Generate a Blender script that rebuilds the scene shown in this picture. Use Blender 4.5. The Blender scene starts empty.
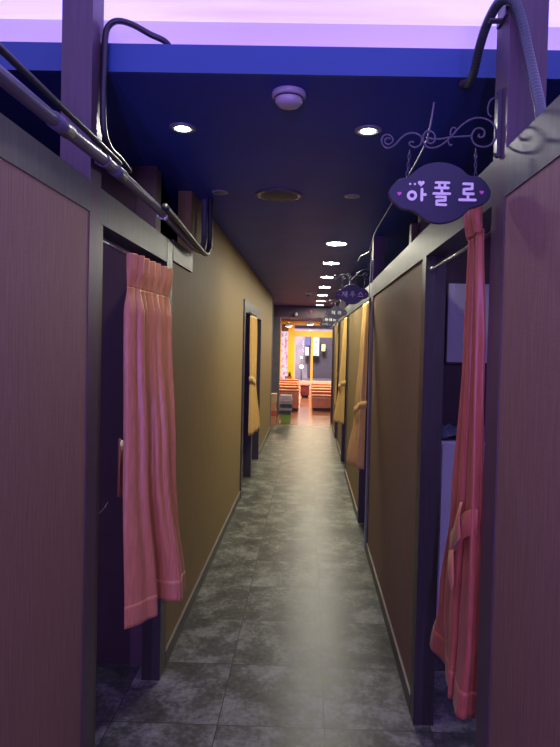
import bpy, bmesh, math, random
from mathutils import Vector, Matrix
random.seed(7)
S = bpy.context.scene
COL = S.collection
PI = math.pi
XL, XR = -.667, .479          # corridor faces of the two partition walls
ZC = 2.443                    # lower ceiling
LIP = 1.77                    # front edge of the lower ceiling
COVE = 2.675                  # raised ceiling
END = 20.0                    # shop front

# ------------------------------------------------------------------ materials
def nodes(name):
    m = bpy.data.materials.new(name); m.use_nodes = True
    nt = m.node_tree; b = nt.nodes['Principled BSDF']
    return m, nt, b
def N(nt, t, **kw):
    n = nt.nodes.new(t)
    for k, v in kw.items(): setattr(n, k, v)
    return n
def plain(name, col, rough=.5, metal=0., noise=.12, scale=30., spec=.5, stretch=(1, 1, 1), sheen=0., bump=0.):
    """procedural material: base colour varied a little by noise"""
    m, nt, b = nodes(name)
    tc = N(nt, 'ShaderNodeTexCoord'); mp = N(nt, 'ShaderNodeMapping'); mp.inputs['Scale'].default_value = stretch
    nz = N(nt, 'ShaderNodeTexNoise'); nz.inputs['Scale'].default_value = scale; nz.inputs['Detail'].default_value = 4
    rp = N(nt, 'ShaderNodeValToRGB'); e = rp.color_ramp.elements
    e[0].position, e[1].position = .3, .7
    e[0].color = tuple(c*(1-noise) for c in col)+(1,); e[1].color = tuple(min(1, c*(1+noise)) for c in col)+(1,)
    L = nt.links.new
    L(tc.outputs['Object'], mp.inputs['Vector']); L(mp.outputs['Vector'], nz.inputs['Vector'])
    L(nz.outputs['Fac'], rp.inputs['Fac']); L(rp.outputs['Color'], b.inputs['Base Color'])
    b.inputs['Roughness'].default_value = rough; b.inputs['Metallic'].default_value = metal
    b.inputs['Specular IOR Level'].default_value = spec
    if sheen:
        b.inputs['Sheen Weight'].default_value = sheen
    if bump:
        bp = N(nt, 'ShaderNodeBump'); bp.inputs['Strength'].default_value = bump; bp.inputs['Distance'].default_value = .002
        L(nz.outputs['Fac'], bp.inputs['Height']); L(bp.outputs['Normal'], b.inputs['Normal'])
    return m
def emit(name, col, strength):
    m, nt, b = nodes(name)
    b.inputs['Base Color'].default_value = (.02, .02, .02, 1)
    b.inputs['Emission Color'].default_value = tuple(col)+(1,); b.inputs['Emission Strength'].default_value = strength
    return m

def wallpaper(name, dark, light):
    m, nt, b = nodes(name); L = nt.links.new
    tc = N(nt, 'ShaderNodeTexCoord'); mp = N(nt, 'ShaderNodeMapping'); mp.inputs['Scale'].default_value = (260, 260, 9)
    nz = N(nt, 'ShaderNodeTexNoise'); nz.inputs['Scale'].default_value = 1; nz.inputs['Detail'].default_value = 3
    mp2 = N(nt, 'ShaderNodeMapping'); mp2.inputs['Scale'].default_value = (30, 30, 420)
    n2 = N(nt, 'ShaderNodeTexNoise'); n2.inputs['Scale'].default_value = 1
    rp = N(nt, 'ShaderNodeValToRGB'); e = rp.color_ramp.elements
    e[0].position, e[1].position = .25, .75
    e[0].color = dark+(1,); e[1].color = light+(1,)
    mx = N(nt, 'ShaderNodeMix', data_type='FLOAT'); mx.inputs[0].default_value = .25
    L(tc.outputs['Object'], mp.inputs['Vector']); L(mp.outputs['Vector'], nz.inputs['Vector'])
    L(tc.outputs['Object'], mp2.inputs['Vector']); L(mp2.outputs['Vector'], n2.inputs['Vector'])
    L(nz.outputs['Fac'], mx.inputs[2]); L(n2.outputs['Fac'], mx.inputs[3])
    L(mx.outputs[0], rp.inputs['Fac']); L(rp.outputs['Color'], b.inputs['Base Color'])
    bp = N(nt, 'ShaderNodeBump'); bp.inputs['Strength'].default_value = .25; bp.inputs['Distance'].default_value = .001
    L(mx.outputs[0], bp.inputs['Height']); L(bp.outputs['Normal'], b.inputs['Normal'])
    b.inputs['Roughness'].default_value = .62; b.inputs['Specular IOR Level'].default_value = .3
    return m

def tiles():
    """slate-look vinyl tiles 0.4466 m square, each with its own drift of the mottling"""
    m, nt, b = nodes('slate_vinyl_tiles'); L = nt.links.new
    T = .4466
    tc = N(nt, 'ShaderNodeTexCoord')
    ad = N(nt, 'ShaderNodeVectorMath', operation='ADD'); ad.inputs[1].default_value = (-.1016+T*40, -2.3036+T*40, 0)
    dv = N(nt, 'ShaderNodeVectorMath', operation='DIVIDE'); dv.inputs[1].default_value = (T, T, 1)
    fl = N(nt, 'ShaderNodeVectorMath', operation='FLOOR'); fr = N(nt, 'ShaderNodeVectorMath', operation='FRACTION')
    wn = N(nt, 'ShaderNodeTexWhiteNoise')
    sc = N(nt, 'ShaderNodeVectorMath', operation='SCALE'); sc.inputs['Scale'].default_value = 7.
    a2 = N(nt, 'ShaderNodeVectorMath', operation='ADD')
    L(tc.outputs['Object'], ad.inputs[0]); L(ad.outputs[0], dv.inputs[0]); L(dv.outputs[0], fl.inputs[0]); L(dv.outputs[0], fr.inputs[0])
    L(fl.outputs[0], wn.inputs['Vector']); L(wn.outputs['Color'], sc.inputs[0]); L(sc.outputs[0], a2.inputs[0]); L(tc.outputs['Object'], a2.inputs[1])
    n1 = N(nt, 'ShaderNodeTexNoise'); n1.inputs['Scale'].default_value = 5.5; n1.inputs['Detail'].default_value = 7; n1.inputs['Roughness'].default_value = .66; n1.inputs['Distortion'].default_value = .25
    n2 = N(nt, 'ShaderNodeTexNoise'); n2.inputs['Scale'].default_value = 45; n2.inputs['Detail'].default_value = 4
    L(a2.outputs[0], n1.inputs['Vector']); L(a2.outputs[0], n2.inputs['Vector'])
    rp = N(nt, 'ShaderNodeValToRGB'); e = rp.color_ramp.elements
    e[0].position, e[0].color = .38, (.040, .041, .031, 1)
    e[1].position, e[1].color = .66, (.270, .275, .225, 1)
    x = e.new(.49); x.color = (.088, .090, .070, 1)
    x = e.new(.53); x.color = (.140, .145, .115, 1)
    mx = N(nt, 'ShaderNodeMix', data_type='FLOAT'); mx.inputs[0].default_value = .25
    L(n1.outputs['Fac'], mx.inputs[2]); L(n2.outputs['Fac'], mx.inputs[3]); L(mx.outputs[0], rp.inputs['Fac'])
    # joints
    sp = N(nt, 'ShaderNodeSeparateXYZ'); L(fr.outputs[0], sp.inputs[0])
    def edge(o):
        s = N(nt, 'ShaderNodeMath', operation='SUBTRACT'); s.inputs[1].default_value = .5; L(o, s.inputs[0])
        a = N(nt, 'ShaderNodeMath', operation='ABSOLUTE'); L(s.outputs[0], a.inputs[0])
        g = N(nt, 'ShaderNodeMath', operation='GREATER_THAN'); g.inputs[1].default_value = .4955; L(a.outputs[0], g.inputs[0]); return g
    g1, g2 = edge(sp.outputs[0]), edge(sp.outputs[1])
    mxm = N(nt, 'ShaderNodeMath', operation='MAXIMUM'); L(g1.outputs[0], mxm.inputs[0]); L(g2.outputs[0], mxm.inputs[1])
    cm = N(nt, 'ShaderNodeMix', data_type='RGBA'); L(mxm.outputs[0], cm.inputs[0]); L(rp.outputs['Color'], cm.inputs[6]); cm.inputs[7].default_value = (.03, .03, .028, 1)
    L(cm.outputs[2], b.inputs['Base Color'])
    rr = N(nt, 'ShaderNodeMapRange'); rr.inputs['To Min'].default_value = .24; rr.inputs['To Max'].default_value = .50
    L(n1.outputs['Fac'], rr.inputs['Value']); L(rr.outputs[0], b.inputs['Roughness'])
    bp = N(nt, 'ShaderNodeBump'); bp.inputs['Strength'].default_value = .35; bp.inputs['Distance'].default_value = .0015
    L(mx.outputs[0], bp.inputs['Height']); L(bp.outputs['Normal'], b.inputs['Normal'])
    b.inputs['Specular IOR Level'].default_value = .24
    return m

def planks():
    m, nt, b = nodes('red_brown_plank_floor'); L = nt.links.new
    tc = N(nt, 'ShaderNodeTexCoord'); mp = N(nt, 'ShaderNodeMapping'); mp.inputs['Rotation'].default_value = (0, 0, 0)
    br = N(nt, 'ShaderNodeTexBrick'); br.inputs['Scale'].default_value = 1.; br.inputs['Brick Width'].default_value = 1.1; br.inputs['Row Height'].default_value = .14
    br.inputs['Mortar Size'].default_value = .004
    br.inputs['Color1'].default_value = (.22, .075, .04, 1); br.inputs['Color2'].default_value = (.30, .12, .065, 1); br.inputs['Mortar'].default_value = (.05, .02, .012, 1)
    L(tc.outputs['Object'], mp.inputs['Vector']); L(mp.outputs['Vector'], br.inputs['Vector']); L(br.outputs['Color'], b.inputs['Base Color'])
    b.inputs['Roughness'].default_value = .22
    return m

def satin(name, col):
    m, nt, b = nodes(name); L = nt.links.new
    tc = N(nt, 'ShaderNodeTexCoord'); mp = N(nt, 'ShaderNodeMapping'); mp.inputs['Scale'].default_value = (60, 60, 6)
    nz = N(nt, 'ShaderNodeTexNoise'); nz.inputs['Scale'].default_value = 2; nz.inputs['Detail'].default_value = 4
    rp = N(nt, 'ShaderNodeValToRGB'); e = rp.color_ramp.elements
    e[0].position, e[1].position = .3, .7
    e[0].color = tuple(c*.86 for c in col)+(1,); e[1].color = tuple(min(1, c*1.12) for c in col)+(1,)
    L(tc.outputs['Object'], mp.inputs['Vector']); L(mp.outputs['Vector'], nz.inputs['Vector']); L(nz.outputs['Fac'], rp.inputs['Fac']); L(rp.outputs['Color'], b.inputs['Base Color'])
    b.inputs['Roughness'].default_value = .38; b.inputs['Specular IOR Level'].default_value = .45
    b.inputs['Sheen Weight'].default_value = .08; b.inputs['Sheen Roughness'].default_value = .4
    return m

def glass():
    m, nt, b = nodes('shop_glass')
    b.inputs['Base Color'].default_value = (.95, .96, .98, 1); b.inputs['Roughness'].default_value = 0.
    b.inputs['Transmission Weight'].default_value = 1.; b.inputs['IOR'].default_value = 1.2
    return m

def luminous():
    """raised ceiling made to glow by itself, added for even lilac light, with soft violet drifts"""
    m, nt, b = nodes('self_glowing_ceiling'); L = nt.links.new
    tc = N(nt, 'ShaderNodeTexCoord'); mp = N(nt, 'ShaderNodeMapping'); mp.inputs['Scale'].default_value = (.9, 5, 1); mp.inputs['Rotation'].default_value = (0, 0, .12)
    nz = N(nt, 'ShaderNodeTexNoise'); nz.inputs['Scale'].default_value = 1.4; nz.inputs['Detail'].default_value = 3; nz.inputs['Distortion'].default_value = .6
    rp = N(nt, 'ShaderNodeValToRGB'); e = rp.color_ramp.elements
    e[0].position, e[0].color = .30, (.36, .25, 1.0, 1)
    e[1].position, e[1].color = .62, (.43, .34, 1.0, 1)
    L(tc.outputs['Object'], mp.inputs['Vector']); L(mp.outputs['Vector'], nz.inputs['Vector']); L(nz.outputs['Fac'], rp.inputs['Fac'])
    L(rp.outputs['Color'], b.inputs['Emission Color']); b.inputs['Emission Strength'].default_value = 1.9
    b.inputs['Base Color'].default_value = (.2, .2, .2, 1)
    return m
def neon():
    """lit vertical sign box: soft patches of pink, white and cyan tube light"""
    m, nt, b = nodes('neon_sign_face'); L = nt.links.new
    tc = N(nt, 'ShaderNodeTexCoord'); mp = N(nt, 'ShaderNodeMapping'); mp.inputs['Scale'].default_value = (6, 1, 3.2)
    nz = N(nt, 'ShaderNodeTexNoise'); nz.inputs['Scale'].default_value = 1.6; nz.inputs['Detail'].default_value = 3
    rp = N(nt, 'ShaderNodeValToRGB'); e = rp.color_ramp.elements
    e[0].position, e[0].color = .32, (.55, .10, .30, 1)
    e[1].position, e[1].color = .66, (.35, .42, .55, 1)
    x = e.new(.44); x.color = (.85, .32, .55, 1)
    x = e.new(.54); x.color = (.95, .85, .92, 1)
    L(tc.outputs['Object'], mp.inputs['Vector']); L(mp.outputs['Vector'], nz.inputs['Vector']); L(nz.outputs['Fac'], rp.inputs['Fac'])
    L(rp.outputs['Color'], b.inputs['Emission Color']); b.inputs['Emission Strength'].default_value = .9
    b.inputs['Base Color'].default_value = (.1, .08, .1, 1)
    return m

M = dict(
    paper=wallpaper('tan_textile_wallpaper', (.190, .128, .048), (.325, .226, .094)), mauve=wallpaper('violet_lit_wallpaper', (.205, .118, .078), (.345, .212, .148)),  # mauve: the same paper with violet light tinted into its colour
    lit_brown=wallpaper('brown_lit_wallpaper', (.170, .104, .062), (.285, .184, .116)), jamb=plain('near_black_wood', (.032, .027, .022), .4, noise=.25, scale=8, stretch=(14, 14, .9)), tile=tiles(), plank=planks(), glass=glass(), neon=neon(), luminous=luminous(),  # browner paper copy: purple light on one right panel put into its colour
    wood=plain('black_brown_wood', (.070, .071, .067), .45, noise=.25, scale=8, stretch=(14, 14, .9)),
    post=plain('plum_stained_wood', (.080, .048, .068), .42, noise=.15, scale=8, stretch=(12, 12, .8)),
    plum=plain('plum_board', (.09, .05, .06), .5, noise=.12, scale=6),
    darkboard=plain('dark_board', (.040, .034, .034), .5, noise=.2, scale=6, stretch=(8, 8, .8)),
    ceil=plain('navy_ceiling_paint', (.022, .050, .34), .55, noise=.15, scale=2.2, spec=.35),
    lip=plain('blue_lip_paint', (.016, .066, .24), .5, noise=.06, scale=3),
    white=plain('white_ceiling_paint', (.80, .80, .82), .7, noise=.04, scale=1.4),
    skirting=plain('dark_skirting', (.048, .036, .030), .4, noise=.15, scale=10),
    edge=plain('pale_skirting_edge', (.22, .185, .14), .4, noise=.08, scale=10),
    pink=satin('salmon_lit_satin', (.57, .24, .100)), gold=satin('gold_satin', (.62, .38, .115)),  # salmon: gold satin with the purple light's cast mixed into its colour
    rose=satin('rose_lit_satin', (.47, .140, .068)),  # same satin, reddened in its colour for the purple light
    conduit=plain('grey_conduit_plastic', (.11, .11, .14), .35, noise=.08, scale=20),
    blackcable=plain('black_cable', (.022, .022, .028), .4, noise=.1, scale=20),
    corr=plain('dark_corrugated_hose', (.05, .07, .075), .32, noise=.1, scale=20),
    whitestrand=plain('pale_strand', (.38, .38, .38), .4, noise=.06, scale=20),
    iron=plain('wrought_iron', (.075, .075, .095), .35, .4, noise=.15, scale=40),
    board=plain('indigo_sign_board', (.012, .013, .034), .4, noise=.08, scale=15),
    letter=plain('lilac_letter_paint', (.84, .84, .72), .5, noise=.03, scale=20),
    heart=plain('pink_heart_paint', (.72, .13, .42), .5, noise=.05, scale=20),
    plastic=plain('pale_plastic', (.62, .60, .62), .4, noise=.04, scale=15),
    ring=plain('downlight_ring', (.30, .30, .34), .35, .2, noise=.05, scale=20),
    speaker=plain('navy_speaker_grille', (.035, .038, .065), .5, noise=.35, scale=220),
    lampoff=plain('unlit_lens', (.10, .10, .13), .25, noise=.1, scale=30),
    lamp_hot=emit('lit_lamp_near', (1, .97, .88), 430.), lamp=emit('lit_lamp_panel', (1, .955, .78), 310.),
    lamp_warm=emit('warm_hall_lamp', (1, .78, .5), 160.),
    steel=plain('brushed_steel', (.5, .5, .52), .3, .9, noise=.08, scale=50, stretch=(1, 1, 20)),
    leather=plain('rust_leather', (.50, .165, .072), .36, noise=.16, scale=9, bump=.2),
    maroon=plain('maroon_wood', (.16, .03, .022), .4, noise=.15, scale=10),
    blackp=plain('black_plinth', (.02, .015, .014), .5, noise=.1, scale=10),
    yellow=plain('yellow_painted_frame', (.90, .50, .02), .4, noise=.06, scale=4),
    sill=plain('pale_pink_sill', (.72, .50, .44), .5, noise=.06, scale=4),
    column=plain('slate_column', (.11, .10, .12), .55, noise=.12, scale=6),
    green=plain('green_plastic_bin', (.20, .34, .045), .4, noise=.08, scale=10),
    cloth_a=plain('mauve_folded_cloth', (.42, .33, .36), .8, noise=.12, scale=14), cloth_b=plain('black_folded_cloth', (.05, .05, .065), .8, noise=.15, scale=14),
    cloth_c=plain('grey_folded_cloth', (.30, .28, .31), .8, noise=.12, scale=14),
    carton_a=plain('orange_carton', (.60, .24, .10), .6, noise=.12, scale=8), carton_b=plain('red_carton', (.55, .075, .045), .6, noise=.12, scale=8),
    carton_c=plain('tan_carton', (.50, .33, .17), .6, noise=.12, scale=8),
    print_=plain('pale_glossy_panel', (.84, .82, .86), .18, noise=.08, scale=3), cabinet=plain('white_cabinet', (.75, .74, .78), .4, noise=.04, scale=4),
    greycloth=plain('grey_blue_cloth', (.22, .27, .33), .8, noise=.3, scale=30),
    facade=plain('street_facade', (.42, .36, .42), .7, noise=.25, scale=1.6), facade_dark=plain('street_shutter', (.10, .09, .12), .5, noise=.2, scale=3, stretch=(1, 1, 12)),
    asphalt=plain('street_asphalt', (.16, .15, .16), .35, noise=.2, scale=3),
    sign_lit=emit('lit_white_sign', (1, .97, 1), 1.6), sign_blue=emit('lit_blue_sign', (.30, .34, .95), .8), sign_orange=emit('lit_orange_sign', (1, .72, .25), 2.5),
    bulb=emit('street_bulb', (1, .72, .35), 14.), signblack=plain('sign_black_ink', (.03, .03, .035), .5),
)

# ------------------------------------------------------------------ mesh helpers
class MB:
    def __init__(s): s.bm = bmesh.new()
    def box(s, x0, x1, y0, y1, z0, z1):
        v = [s.bm.verts.new((x, y, z)) for x in (x0, x1) for y in (y0, y1) for z in (z0, z1)]
        for f in ((0, 1, 3, 2), (4, 6, 7, 5), (0, 4, 5, 1), (2, 3, 7, 6), (0, 2, 6, 4), (1, 5, 7, 3)):
            s.bm.faces.new([v[i] for i in f])
        return s
    def tube(s, pts, r, n=10, close=False):
        P = [Vector(p) for p in pts]; R = r if isinstance(r, (list, tuple)) else [r]*len(P)
        rings = []; prev = None
        for i, p in enumerate(P):
            t = (P[min(i+1, len(P)-1)]-P[max(i-1, 0)]).normalized()
            if prev is None:
                a = Vector((0, 0, 1)) if abs(t.z) < .9 else Vector((1, 0, 0))
                u = t.cross(a).normalized()
            else:
                u = (prev-t*prev.dot(t)).normalized()
            prev = u; w = t.cross(u)
            rings.append([s.bm.verts.new(p+(u*math.cos(2*PI*k/n)+w*math.sin(2*PI*k/n))*R[i]) for k in range(n)])
        for a, b in zip(rings, rings[1:]):
            for k in range(n): s.bm.faces.new((a[k], a[(k+1) % n], b[(k+1) % n], b[k]))
        s.bm.faces.new(rings[0][::-1]); s.bm.faces.new(rings[-1])
        return s
    def lathe(s, prof, c, n=32):
        """prof: (radius, z) from top to bottom, about the vertical through c"""
        rings = []
        for r, z in prof:
            if r < 1e-6: rings.append([s.bm.verts.new((c[0], c[1], c[2]+z))])
            else: rings.append([s.bm.verts.new((c[0]+r*math.cos(2*PI*k/n), c[1]+r*math.sin(2*PI*k/n), c[2]+z)) for k in range(n)])
        for a, b in zip(rings, rings[1:]):
            for k in range(n):
                q = [a[k % len(a)], a[(k+1) % len(a)], b[(k+1) % len(b)], b[k % len(b)]]
                q = list(dict.fromkeys(q))
                if len(q) > 2: s.bm.faces.new(q)
        return s
    def slab(s, outline, y0, y1):
        """outline in x,z; extruded along y"""
        a = [s.bm.verts.new((x, y0, z)) for x, z in outline]; b = [s.bm.verts.new((x, y1, z)) for x, z in outline]
        s.bm.faces.new(a); s.bm.faces.new(b[::-1]); n = len(a)
        for k in range(n): s.bm.faces.new((a[k], b[k], b[(k+1) % n], a[(k+1) % n]))
        return s
    def grid(s, rows):
        V = [[s.bm.verts.new(p) for p in r] for r in rows]
        for a, b in zip(V, V[1:]):
            for k in range(len(a)-1): s.bm.faces.new((a[k], a[k+1], b[k+1], b[k]))
        return s
    def build(s, name, mat, parent=None, bevel=0., smooth=False, solid=0., origin=None, sub=0):
        bm = s.bm; bmesh.ops.recalc_face_normals(bm, faces=bm.faces)
        if parent is not None: off = Vector((parent.parent or parent).location)
        elif origin is not None: off = Vector(origin)
        else:
            lo = [min(v.co[i] for v in bm.verts) for i in range(3)]; hi = [max(v.co[i] for v in bm.verts) for i in range(3)]
            off = Vector(((lo[0]+hi[0])/2, (lo[1]+hi[1])/2, lo[2]))
        if origin is not None and parent is None: off = Vector(origin)
        for v in bm.verts: v.co -= off
        me = bpy.data.meshes.new(name); bm.to_mesh(me); bm.free(); me.materials.append(M[mat])
        if smooth:
            for p in me.polygons: p.use_smooth = True
        o = bpy.data.objects.new(name, me); COL.objects.link(o)
        if parent is None: o.location = off
        else: o.parent = parent
        if solid:
            q = o.modifiers.new('thickness', 'SOLIDIFY'); q.thickness = solid; q.offset = 0
        if bevel:
            q = o.modifiers.new('bevel', 'BEVEL'); q.width = bevel; q.segments = 2; q.limit_method = 'ANGLE'
        if sub:
            q = o.modifiers.new('sub', 'SUBSURF'); q.levels = q.render_levels = sub
        return o
def tag(o, label, cat, group=None, kind=None):
    o['label'] = label; o['category'] = cat
    if group: o['group'] = group
    if kind: o['kind'] = kind
    return o
def thing(name, label, cat, loc, group=None):
    o = bpy.data.objects.new(name, None); COL.objects.link(o); o.location = loc; o.empty_display_size = .1
    return tag(o, label, cat, group)
def struct(o):
    o['kind'] = 'structure'; return o
def dup(root, loc, label=None):
    r = root.copy(); COL.objects.link(r); r.location = loc
    if label: r['label'] = label
    for ch in list(root.children):
        c = ch.copy(); COL.objects.link(c); c.parent = r
        for g in list(ch.children):
            d = g.copy(); COL.objects.link(d); d.parent = c
    return r
def spline(pts, n=8):
    """Catmull-Rom through pts"""
    P = [Vector(p) for p in pts]; out = []
    for i in range(len(P)-1):
        a, b, c, d = P[max(i-1, 0)], P[i], P[i+1], P[min(i+2, len(P)-1)]
        for k in range(n):
            t = k/n
            out.append(.5*((2*b)+(c-a)*t+(2*a-5*b+4*c-d)*t*t+(3*b-a-3*c+d)*t**3))
    out.append(P[-1]); return out
def wall(name, boxes, mat='paper'):
    m = MB()
    for b in boxes: m.box(*b)
    return struct(m.build(name, mat, origin=(0, 0, 0)))

# ------------------------------------------------------------------ room shell
wall('floor', [(-4, 4, -3.2, 11.05, -.06, 0)], 'tile')
wall('floor.001', [(-4, 4, 11.05, END+.1, -.06, 0)], 'plank')
wall('ceiling', [(-4, 4, LIP+.016, END+.1, ZC, ZC+.02)], 'ceil')
wall('ceiling.001', [(-2.7, 2.7, -3.2, 1.95, COVE, COVE+.05)], 'luminous')  # glow added to spread the cove's lilac light evenly
wall('wall_front', [(-2.7, 2.7, 1.90, 1.95, ZC+.02, COVE)], 'white')       # upstand behind the light ledge
wall('trim_1', [(-2.6, 2.6, LIP, LIP+.016, ZC, ZC+.088)], 'lip')           # lip of the light ledge
wall('wall_outer_left', [(-2.7, -2.6, -3.2, 10.15, 0, COVE)], 'darkboard')
wall('wall_outer_right', [(2.6, 2.7, -3.2, 11.5, 0, COVE)], 'darkboard')
wall('wall_back', [(-2.7, 2.7, -3.3, -3.2, 0, COVE+.05)], 'paper')
wall('wall_hall_left', [(-4.1, -4, 10.15, END+.1, 0, ZC)], 'column')
wall('wall_hall_right', [(4, 4.1, 11.5, END+.1, 0, ZC)], 'column')
# light ledges along the other three sides of the raised ceiling
for i, b in enumerate([(-2.6, -2.45, -3.0, 1.77), (2.45, 2.6, -3.0, 1.77)]):
    x0, x1, y0, y1 = b; inner = x1 if x0 < 0 else x0
    wall('trim_%d' % (i+2), [(x0, x1, y0, y1, ZC, ZC+.016), (inner-.008, inner+.008, y0, y1, ZC+.016, ZC+.088)], 'lip')
wall('trim_4', [(-2.45, 2.45, -3.2, -3.05, ZC, ZC+.016), (-2.45, 2.45, -3.066, -3.05, ZC+.016, ZC+.088)], 'lip')

R_ = .008   # how far the papered panels sit behind the timber
T_ = .085   # thickness of the partitions
xl0, xl1 = XL-T_, XL-R_
# left side
wall('wall_left', [(xl0, XL-.003, -3.2, 1.68, 0, 1.985)], 'mauve')
wall('wall_left.001', [(xl0, xl1, 2.70, 3.145, 0, 1.99), (xl0, xl1, 3.145, 5.70, 0, ZC), (xl0, xl1, 5.70, 7.76, 2.047, ZC), (xl0, xl1, 7.76, 10.15, 0, ZC)])
wall('wall_left.002', [(-4, XL, 10.151, 10.25, 0, ZC)], 'column')
wall('trim_5', [(xl0, XL, -3.2, 1.68, 1.985, 2.077)], 'wood')
wall('trim_6', [(XL-.092, XL, 1.68, 1.768, 0, COVE)], 'post')
wall('trim_7', [(xl0, XL-.002, 1.768, 1.796, 0, 1.967)], 'jamb')
wall('trim_8', [(xl0, XL, 1.768, 2.595, 1.967, 2.077)], 'wood')
wall('trim_9', [(xl0, XL+.001, 2.595, 2.70, 0, 2.080)], 'jamb')
wall('trim_10', [(xl0, XL+.003, 2.70, 3.145, 1.99, 2.090)], 'wood')
# second and third left doorways share one header
wall('trim_11', [(xl0, XL+.006, 5.70, 7.76, 1.92, 2.047)], 'wood')
wall('trim_12', [(xl0, XL+.006, 5.70, 5.80, 0, 1.92)], 'jamb')
wall('trim_13', [(xl0, XL+.006, 6.65, 6.75, 0, 1.92)], 'jamb')
wall('trim_14', [(xl0, XL+.006, 7.66, 7.76, 0, 1.92)], 'jamb')
# dark inside of the left booths
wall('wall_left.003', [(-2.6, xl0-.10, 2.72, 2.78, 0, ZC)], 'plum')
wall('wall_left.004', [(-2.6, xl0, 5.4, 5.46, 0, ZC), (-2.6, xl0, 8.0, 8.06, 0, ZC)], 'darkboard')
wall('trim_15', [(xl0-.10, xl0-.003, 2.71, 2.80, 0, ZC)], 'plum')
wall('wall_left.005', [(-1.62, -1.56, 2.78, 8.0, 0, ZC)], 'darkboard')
def skirting(name, x, sgn, segs):
    m = MB(); 
    for a, b in segs: m.box(min(x, x+sgn*.010), max(x, x+sgn*.010), a, b, 0, .075)
    o = struct(m.build(name, 'skirting', origin=(0, 0, 0)))
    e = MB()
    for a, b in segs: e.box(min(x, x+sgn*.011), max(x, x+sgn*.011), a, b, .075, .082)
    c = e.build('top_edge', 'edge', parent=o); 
    return o
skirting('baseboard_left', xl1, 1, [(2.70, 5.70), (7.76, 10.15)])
# right side
xr0, xr1 = XR+R_, XR+T_
RZ0, RZ1 = 1.98, 2.10
wall('wall_right', [(XR+.003, xr1, -3.2, 1.413, 0, RZ0)], 'mauve')
wall('wall_right.001', [(xr0, xr1, 2.42, 4.28, 0, RZ0)], 'lit_brown')
wall('wall_right.002', [(xr0, xr1, 5.11, 6.86, 0, RZ0)])
wall('wall_right.003', [(xr0, xr1, 7.76, 8.82, 0, RZ0)])
wall('wall_right.004', [(xr0, xr1, 9.70, 10.66, 0, RZ0)])
wall('trim_16', [(XR, xr1, -3.2, 1.413, RZ0, RZ1)], 'wood')
wall('trim_17', [(XR, XR+.095, 1.413, 1.511, 0, COVE)], 'post')
wall('trim_18', [(XR, xr1, 1.511, 11.58, RZ0, RZ1)], 'wood')
wall('trim_19', [(XR, xr1, 2.345, 2.42, 0, RZ0)], 'jamb')
k = 20
for y0, y1 in ((4.28, 4.38), (5.03, 5.11), (6.86, 6.95), (7.68, 7.76), (8.82, 8.92), (9.60, 9.70), (10.66, 10.76), (11.48, 11.58)):
    wall('trim_%d' % k, [(XR, xr1, y0, y1, 0, RZ0)], 'jamb'); k += 1
for y0 in (4.33, 6.86, 8.82, 10.66):                                        # posts that carry the partition up to the ceiling
    wall('trim_%d' % k, [(XR, XR+.085, y0, y0+.09, RZ1, ZC)], 'post'); k += 1
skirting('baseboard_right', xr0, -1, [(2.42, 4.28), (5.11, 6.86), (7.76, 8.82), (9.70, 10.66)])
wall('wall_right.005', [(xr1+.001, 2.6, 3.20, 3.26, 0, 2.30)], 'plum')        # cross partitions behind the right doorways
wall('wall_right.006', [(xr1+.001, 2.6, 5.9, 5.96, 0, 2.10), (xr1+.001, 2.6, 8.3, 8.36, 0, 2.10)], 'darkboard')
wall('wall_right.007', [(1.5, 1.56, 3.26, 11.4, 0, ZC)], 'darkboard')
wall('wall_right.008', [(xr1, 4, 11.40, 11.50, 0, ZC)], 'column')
wall('trim_%d' % k, [(.60, .69, 3.10, 3.199, 0, ZC)], 'post'); k += 1

# ------------------------------------------------------------------ ceiling fittings
def downlight(label, x, y, r, rl, mat, group, depth=.004):
    t = thing('downlight', label, 'ceiling light', (x, y, ZC), group)
    MB().lathe([(r, 0), (r, -.003), (r-.004, -.006), (rl+.003, -.006), (rl, -.002)], (x, y, ZC)).build('trim_ring', 'ring', t, smooth=True)
    MB().lathe([(rl, -.0015), (rl*.98, -.0015-depth*.5), (rl*.6, -.0015-depth), (0, -.0015-depth)], (x, y, ZC)).build('lamp', mat, t)
    return t
downlight('small glaring lit downlight ahead on the left half of the dark ceiling', -.518, 2.22, .052, .026, 'lamp_hot', 'small lit spot downlights', .003)
downlight('small glaring lit downlight beside the arm of the nearest hanging sign', .211, 2.21, .052, .026, 'lamp_hot', 'small lit spot downlights', .003)
downlight('small unlit downlight near the left wall beside the round speaker grille', -.519, 3.153, .046, .032, 'lampoff', 'small unlit downlights')
downlight('small unlit downlight between the speaker grille and the right partition', .223, 3.182, .046, .032, 'lampoff', 'small unlit downlights')
words = ['first and largest', 'second', 'third', 'fourth', 'fifth', 'sixth', 'seventh and farthest']
for w, y in zip(words, (4.669, 5.784, 6.981, 8.19, 9.51, 10.75, 11.9)):
    downlight('%s round lit panel downlight in the ceiling row running down the corridor' % w, .208, y, .088, .078, 'lamp', 'lit panel downlights in the row')
sm = thing('smoke_detector', 'round white smoke detector on the dark blue ceiling', 'smoke detector', (-.087, 1.90, ZC))
MB().lathe([(.056, 0), (.058, -.012), (.052, -.017), (.045, -.018)], (-.087, 1.90, ZC)).build('base', 'plastic', sm, smooth=True)
MB().lathe([(.045, -.016), (.047, -.030), (.036, -.042), (.018, -.046), (0, -.046)], (-.087, 1.90, ZC)).build('sensor_cap', 'plastic', sm, smooth=True)
MB().lathe([(.049, -.019), (.049, -.023)], (-.087, 1.90, ZC)).build('vent_slot', 'signblack', sm, solid=.001)
sp = thing('ceiling_speaker', 'round dark speaker grille flush in the ceiling between two unlit downlights', 'speaker', (-.19, 3.19, ZC))
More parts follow.
